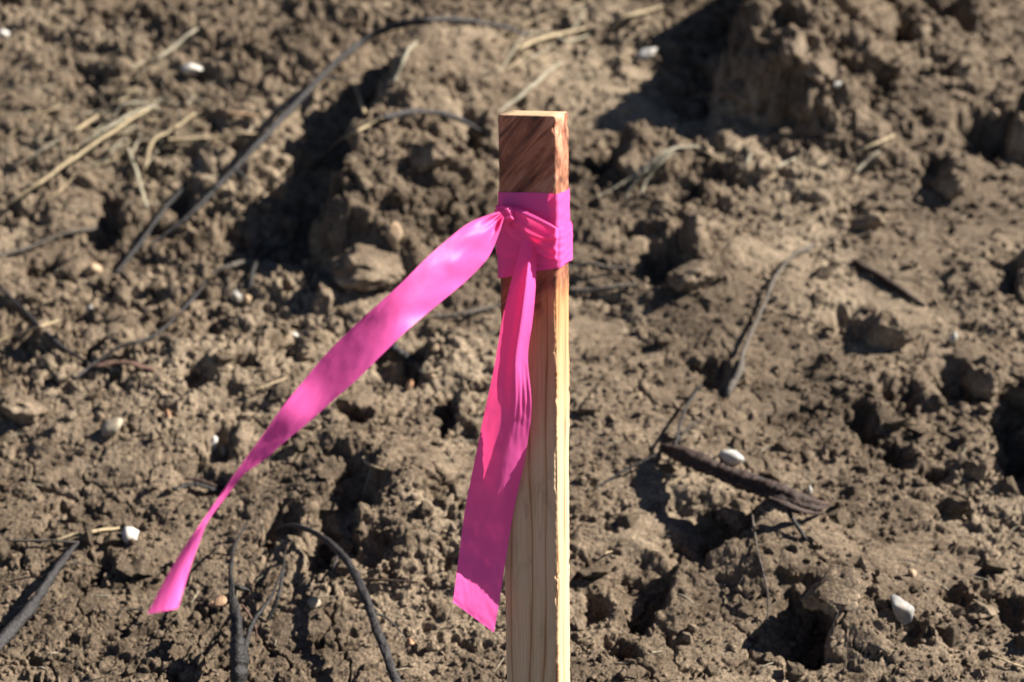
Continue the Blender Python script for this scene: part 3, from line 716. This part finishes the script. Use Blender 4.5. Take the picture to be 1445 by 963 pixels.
twig('bark_strip', 'dark flake of bark lying left of the ribbon twist', 'bark', [(245, 690, .004), (275, 684, .008), (300, 690, .006), (318, 694, .0)], [8, 14, 14, 6], M_CHAR, flat=.5, rough=.35)
twig('bark_strip', 'dark brown flake of bark lying above the other flake by the ribbon twist', 'bark', [(262, 676, .004), (285, 680, .008), (312, 688, .004)], [8, 10, 6], M_BROWN, flat=.5, rough=.35)
twig('tan_twig', 'short tan twig bridging the shaded gully end', 'twig', [(300, 386, .008), (325, 376, .014), (345, 370, .014), (360, 374, .008)], [6, 8, 7, 5], M_TWIG)
twig('dark_rod', 'thin dark rootlet hanging into the gully beside the tan twig', 'twig', [(352, 410, .0), (358, 380, .012), (372, 360, .014), (410, 345, .01)], [6, 6, 6, 3], M_CHAR)

STRAWS = [  # label, pixels, width
 ('longest pale straw pointing up from the left edge', [(8, 290, .02), (60, 255, .03), (120, 212, .03), (175, 175, .025), (212, 152, .02)], [8, 10, 10, 9, 6], M_STRAW),
 ('pale straw lying alongside the upper half of the longest straw', [(112, 205, .02), (150, 182, .026), (190, 158, .022), (222, 150, .015)], [5, 8, 8, 5], M_STRAWG),
 ('short straw slanting just above the longest straw', [(98, 190, .01), (120, 175, .014), (138, 163, .01)], [7, 8, 6], M_STRAW),
 ('greyish straw low beside the foot of the longest straw', [(38, 225, .006), (65, 208, .01), (90, 193, .006)], [6, 7, 5], M_STRAWG),
 ('bent greenish straw arching over the top of the longest straw', [(160, 165, .01), (175, 148, .02), (200, 145, .02), (225, 155, .01)], [6, 8, 8, 6], M_STRAWG),
 ('level pale straw ending under the arching root', [(238, 197, .006), (285, 195, .012), (330, 190, .012), (375, 188, .006)], [8, 8, 7, 5], M_STRAW),
 ('bent straw dropping to the left of the level pale straw', [(275, 160, .008), (240, 185, .012), (215, 200, .012), (205, 235, .01), (200, 242, .0)], [6, 7, 7, 6, 4], M_STRAW),
 ('short orange straw chip beside the arching root', [(318, 161, .008), (340, 161, .012), (364, 165, .006)], [8, 11, 8], M_LEAF),
 ('upright thin straw below the level pale straw', [(180, 208, .0), (192, 240, .01), (200, 270, .01), (207, 292, .0)], [5, 7, 7, 6], M_STRAWG),
 ('faint straw high above the white pebble', [(212, 88, .006), (240, 70, .012), (262, 52, .012), (278, 40, .006)], [7, 8, 8, 5], M_STRAWG),
 ('thin straw crossing the dark twig at the left edge', [(-4, 482, .004), (30, 470, .01), (65, 458, .01), (98, 448, .003)], [7, 8, 7, 4], M_STRAW),
 ('pale straw slanting up behind the stake top', [(700, 160, .004), (735, 135, .012), (765, 108, .012), (792, 88, .006)], [6, 9, 9, 6], M_STRAWG),
 ('upper straw of the pair above the stake', [(728, 70, .004), (760, 56, .012), (790, 48, .012), (825, 40, .004)], [8, 10, 10, 7], M_STRAW),
 ('lower straw of the pair above the stake', [(745, 48, .004), (775, 46, .01), (800, 58, .01), (830, 50, .004)], [6, 8, 8, 5], M_STRAWG),
 ('bent straw near the top edge right of the stake', [(865, 42, .004), (880, 25, .014), (905, 18, .014), (935, 8, .006)], [7, 9, 9, 6], M_STRAW),
 ('grey straw on the ridge left of the short bowed root', [(555, 118, .004), (565, 95, .014), (575, 72, .014), (588, 60, .006)], [7, 8, 8, 5], M_STRAWG),
 ('straw stub standing by the short bowed root', [(500, 120, .004), (508, 140, .014), (516, 165, .006)], [5, 6, 5], M_STRAW),
 ('pale straw under the left end of the short bowed root', [(482, 200, .004), (510, 182, .01), (540, 166, .008)], [6, 8, 6], M_STRAW),
 ('longest stem of the straw spray right of the stake', [(838, 280, .004), (880, 258, .014), (920, 228, .02), (950, 210, .02), (985, 207, .012)], [4, 7, 9, 9, 6], M_STRAWG),
 ('middle stem of the straw spray right of the stake', [(882, 282, .0), (892, 262, .01), (915, 238, .018), (945, 215, .016)], [5, 7, 7, 5], M_STRAWG),
 ('short drooping stem of the straw spray right of the stake', [(905, 275, .0), (912, 255, .01), (930, 232, .016), (955, 210, .014)], [5, 6, 6, 5], M_STRAWG),
 ('thin straw trailing right from the straw spray', [(978, 206, .008), (1000, 216, .01), (1015, 226, .002)], [5, 5, 3], M_STRAW),
 ('curved orange straw arched over soil right of the stake top', [(975, 138, .006), (1005, 133, .014), (1035, 137, .014), (1072, 152, .004)], [5, 7, 7, 5], M_LEAF),
 ('upper straw of the two at the upper right', [(1198, 222, .004), (1228, 206, .012), (1260, 192, .006)], [6, 9, 7], M_STRAW),
 ('lower straw of the two at the upper right', [(1204, 246, .002), (1220, 230, .01), (1240, 214, .006)], [6, 8, 6], M_STRAWG),
 ('short straw left of the two at the upper right', [(1092, 238, .002), (1108, 230, .008), (1126, 222, .003)], [5, 7, 5], M_STRAWG),
 ('tiny upright straw right of the straw spray', [(1046, 242, .0), (1054, 228, .008), (1060, 216, .004)], [5, 6, 5], M_STRAWG),
 ('pale splinter of straw under the pink left tail', [(345, 554, .003), (372, 546, .008), (402, 534, .003)], [5, 8, 5], M_STRAW),
 ('small forked pale straw between the two pink tails', [(512, 645, .002), (520, 655, .006), (540, 662, .002)], [4, 6, 4], M_STRAW),
 ('tiny pale straw between the small tan pebble and the hanging tail', [(602, 528, .002), (612, 524, .005), (622, 518, .002)], [4, 5, 3], M_STRAW),
 ('tiny straw lying right of the stake near the bottom', [(848, 786, .002), (856, 780, .006), (864, 778, .002)], [4, 5, 3], M_STRAW),
 ('fine straw near the bottom right corner', [(1400, 925, .002), (1425, 935, .006), (1445, 942, .003)], [4, 6, 5], M_STRAW),
]
_r = random.Random(4)
for k in range(46):
    cx_, cy_ = (_r.gauss(165, 75), _r.gauss(180, 48)) if k < 36 else (_r.gauss(790, 50), _r.gauss(50, 30))
    a_, l_ = R(_r.gauss(-28, 22)), _r.uniform(14, 38)
    dx_, dy_ = math.cos(a_) * l_, math.sin(a_) * l_
    lab = 'fine pale straw in the loose tangle round the longest straw' if k < 36 else 'fine pale straw on the far slope above the stake top'
    STRAWS.append((lab, [(cx_ - dx_, cy_ - dy_, .001), (cx_, cy_ + _r.uniform(-6, 6), .004), (cx_ + dx_, cy_ + dy_, .0)], [2, 4, 2], _r.choice((M_STRAW, M_STRAWG))))
for k, (lab, pix, wp, mt) in enumerate(STRAWS):
    twig('straw', lab, 'straw', pix, [q_ * 0.78 for q_ in wp], mt, group='straws lying on the dirt', seg=6, flat=0.6, rough=.2, seed=k)

def stone(name, label, cat, px, py, wpx, hpx, mat, seed, group=None, sub=3, amp=.28, flat=5, sink=.25, deep=None, rot=0, freq=1.2):
    s = pxm(px, py); rx = wpx * s / 2; rz = hpx * s / 2; ry = deep * s / 2 if deep else (rx + rz) / 2
    g = G(px, py + hpx * 0.3)
    o = link(name, blob_mesh(name, rx, ry, rz, sub, amp, freq, seed, flat), mat)
    o.location = (g[0], g[1], g[2] + rz * (1 - sink * 2)); o.rotation_euler = (0.25 * math.sin(seed * 3), R(rot), 0.4 * math.sin(seed))
    return tag(o, label, cat, group)
GS = 'pebbles lying in the dirt'
for k, a in enumerate([
 ('white pebble near the top left under a faint straw', 270, 97, 30, 20, M_WHITE, 0),
 ('upright white stone beside the tip of the thick dead branch', 184, 752, 24, 30, M_WHITE, 10),
 ('pointed white and grey stone at the lower right', 1270, 854, 34, 46, M_GREY, -35),
 ('flat white stone above the broken stick', 1033, 645, 46, 18, M_WHITE, 0),
 ('small white stone standing on the broken stick tip', 1142, 691, 9, 16, M_WHITE, 15),
 ('white chip in the shade of the dark gully at the upper right', 912, 75, 28, 14, M_WHITE, -25),
 ('grey round pebble beside a tan pebble at the gully end', 334, 418, 18, 18, M_GREY, 0),
 ('tan pebble beside a grey round pebble at the gully end', 349, 422, 14, 14, M_TAN, 0),
 ('thin white chip on a clod left of the pink left tail', 416, 473, 18, 8, M_WHITE, 15),
 ('long pale stone left of the pink tail above the dead branches', 158, 602, 44, 28, M_PALE, -30),
 ('small bluish pebble in the rubble at the left', 127, 435, 10, 12, M_GREY, 0),
 ('orange lump among the rubble at the left', 131, 380, 26, 22, M_TAN, 0),
 ('small orange pebble right of the long pale stone', 237, 585, 12, 16, M_ORANGE, 0),
 ('small tan pebble between the two pink tails', 614, 491, 11, 13, M_TAN, 0),
 ('thin red chip standing between the two pink tails', 578, 543, 9, 20, M_ORANGE, 15),
 ('tiny white chip below the mound at the upper right', 1180, 120, 14, 9, M_WHITE, -30),
 ('tan pebble by the dark hollow at the right edge', 1402, 161, 14, 15, M_TAN, 0),
 ('white speck of stone on the right side', 1345, 476, 10, 18, M_WHITE, 0),
 ('white pebble cut by the left edge near the top', 4, 48, 18, 14, M_WHITE, 0),
 ('reddish pebble on crust between the curved root and the stake', 579, 906, 12, 16, M_ORANGE, 0),
 ('small pebble above the pointed stone at the lower right', 1287, 808, 16, 12, M_TAN, 0),
 ('upper white flake of the two beside the charcoal hollow at left', 302, 625, 10, 24, M_WHITE, 10),
 ('lower white flake of the two beside the charcoal hollow at left', 317, 637, 9, 20, M_GREY, -20),
 ('small pale pebble at the foot of the mound between the tails', 610, 530, 8, 8, M_TAN, 0),
 ('tan flat chip standing by the large square clod', 556, 330, 24, 38, M_TAN, 8),
 ('grey chip right of the charred branch at the bottom', 443, 850, 22, 18, M_PALE, -20),
]):
    stone('pebble', a[0], 'stone', a[1], a[2], a[3], a[4], a[5], k + 2, GS, rot=a[6])

# big clods that can be told apart
for k, a in enumerate([
 ('large square tan clod left of the pink knot', 525, 370, 110, 64, 3), ('upright brown clod below the large square clod', 462, 415, 46, 56, 8),
 ('crumbly orange clod with a black shadow at the right', 1250, 462, 66, 56, 4), ('flat grey clod at the left edge beside the reddish bark', 35, 573, 80, 44, 6),
 ('clod casting a shadow near the right edge middle', 1385, 535, 50, 50, 5), ('clod at the right edge under the shaded notch', 1378, 655, 54, 40, 9),
 ('round clod below the pair of straws at the upper right', 1340, 255, 44, 50, 11), ('lone clod above the thin crooked branch at right', 1222, 310, 44, 36, 12),
 ('clod beside the charcoal chunk under the left tail', 432, 490, 40, 34, 14), ('clod capping the mound at the lower right', 1180, 825, 90, 60, 15),
 ('clod right of the stake below the straw spray', 975, 385, 60, 50, 16), ('clod just right of the stake top', 890, 228, 50, 40, 17),
 ('crumbly clod beside the dark hollow by the right edge', 1440, 190, 50, 56, 18), ('clod on the ridge left of the stake top', 610, 215, 60, 40, 19),
 ('clod in the lower right by the pointed stone', 1385, 858, 50, 30, 21), ('clod lying beneath the broken stick', 1040, 720, 70, 40, 22),
 ('lit crumbly lump in front of the shaded bank at the top right', 1020, 95, 70, 50, 25), ('smaller lump at the foot of the shaded bank beside the curved orange straw', 1050, 128, 46, 34, 26),
 ('lump hanging on the face of the shaded bank near the top edge', 1118, 62, 50, 50, 27), ('clod on the shaded slope above the tiny white chip at the upper right', 1150, 92, 60, 44, 28),
]):
    stone('soil_clod', a[0], 'clod', a[1], a[2], a[3], a[4], M_CLOD, a[5], 'loose soil clods', sub=5, amp=.42, flat=4, sink=.32, freq=1.6)
# small loose clods, alike
shapes = [blob_mesh('soil_clod', 1, 0.9, 0.75, 4, .45, 1.5, 40 + k, 9, 0.5) for k in range(8)]
for me in shapes: me.materials.append(M_CLOD)
rg = np.random.default_rng(11); cnt = 0
while cnt < 270:
    px, py = rg.uniform(-30, 1475), 960 * rg.random() ** 0.95
    if 690 < px < 815 and py > 150: continue
    dens = 0.45 + 0.8 * pn(np.array(px / 190), np.array(py / 130), 88) + (0.25 if px < 450 and py < 480 else 0)
    if rg.random() > dens: continue
    g = G(px, py); r = (0.0045 + 0.012 * rg.random() ** 2.2)
    o = bpy.data.objects.new('soil_clod', shapes[int(rg.integers(8))]); COL.objects.link(o)
    o.location = (g[0], g[1], g[2] + r * 0.25); o.scale = (r * rg.uniform(.8, 1.4), r * rg.uniform(.8, 1.2), r * rg.uniform(.7, 1.1))
    o.rotation_euler = (rg.uniform(-.5, .5), rg.uniform(-.5, .5), rg.uniform(0, 6.28))
    tag(o, 'small crumbly brown clod loose on the dirt bank', 'clod', 'small loose clods on the bank'); cnt += 1

# crumbs: far too many to count
def crumbs(n, seed):
    rg = np.random.default_rng(seed)
    t = (1 + 5 ** .5) / 2
    iv = np.array([(-1, t, 0), (1, t, 0), (-1, -t, 0), (1, -t, 0), (0, -1, t), (0, 1, t), (0, -1, -t), (0, 1, -t), (t, 0, -1), (t, 0, 1), (-t, 0, -1), (-t, 0, 1)]) / 1.9
    it = np.array([(0, 11, 5), (0, 5, 1), (0, 1, 7), (0, 7, 10), (0, 10, 11), (1, 5, 9), (5, 11, 4), (11, 10, 2), (10, 7, 6), (7, 1, 8), (3, 9, 4), (3, 4, 2), (3, 2, 6), (3, 6, 8), (3, 8, 9), (4, 9, 5), (2, 4, 11), (6, 2, 10), (8, 6, 7), (9, 8, 1)])
    y = 0.93 * np.exp(rg.random(n * 3) * math.log(2.9 / 0.93)); x = (rg.random(n * 3) * 0.86 - 0.43) * y
    keep = rg.random(n * 3) < np.clip(0.4 + 1.1 * pn(x * 7, y * 7, 77) + 0.5 * pn(x * 25, y * 25, 78), 0.05, 1)
    x, y = x[keep][:n], y[keep][:n]; n = len(x)
    pp = surf(x, y); r = 0.0006 + 0.0022 * rg.random(n) ** 3.5
    r = np.where(rg.random(n) < 0.05, 0.002 + 0.0035 * rg.random(n), r); r *= 0.7 + 0.3 * y
    A = rg.normal(size=(n, 3, 3)); Q, _ = np.linalg.qr(A)
    sc = rg.uniform(.7, 1.3, (n, 3))
    v = iv[None] * (1 + 0.22 * rg.normal(size=(n, 12, 1)))
    v = (v * sc[:, None, :]) @ Q * r[:, None, None]
    pp[:, 2] += r * 0.35; v += pp[:, None, :]
    f = it[None] + (np.arange(n) * 12)[:, None, None]
    return v.reshape(-1, 3), f.reshape(-1, 3)
v, f = crumbs(30000, 5)
cr = link('soil_crumbs', mesh_from('soil_crumbs', v, None, f, False), M_CLOD); cr['kind'] = 'stuff'; cr['label'] = 'loose crumbs of dry soil strewn over the bank'
# short fibres and chaff
def litter(n, seed, heap=0.0):
    rg = np.random.default_rng(seed); vs, qs, ts, b0 = [], [], [], 0
    for k in range(n):
        y = 0.95 * math.exp(rg.random() * math.log(2.8 / 0.95)); x = (rg.random() * .84 - .42) * y
        if k < n * heap:                      # the loose heap of chaff on the far left
            hx, hy = G0(rg.normal(170, 90), np.clip(rg.normal(170, 60), 0, 330)); x, y = float(hx), float(hy)
        L = rg.uniform(.006, .022) * (0.7 + .4 * y); a = rg.normal(0.4, 0.9); dx, dy = math.cos(a) * L, math.sin(a) * L
        p0, p1, p2 = surf(x, y), surf(x + dx / 2 + rg.normal() * .1 * L, y + dy / 2), surf(x + dx, y + dy)
        p1[2] = max(p1[2], (p0[2] + p2[2]) / 2) + .001
        vv, q_, t_ = tube([p0 + (0, 0, .001), p1, p2 + (0, 0, .001)], [.0003, .0006, .0003], seg=4, n=5, seed=k)
        vs.append(vv); qs.append(q_ + b0); ts.append(t_ + b0); b0 += len(vv)
    return np.concatenate(vs), np.concatenate(qs), np.concatenate(ts)
lt = link('straw_litter', mesh_from('straw_litter', *litter(620, 8, 0.6)), M_STRAWG); lt['kind'] = 'stuff'; lt['label'] = 'fine pale chaff scattered over the soil'
lt = link('root_litter', mesh_from('root_litter', *litter(220, 9)), M_CHAR); lt['kind'] = 'stuff'; lt['label'] = 'fine dark root fibres scattered over the soil'
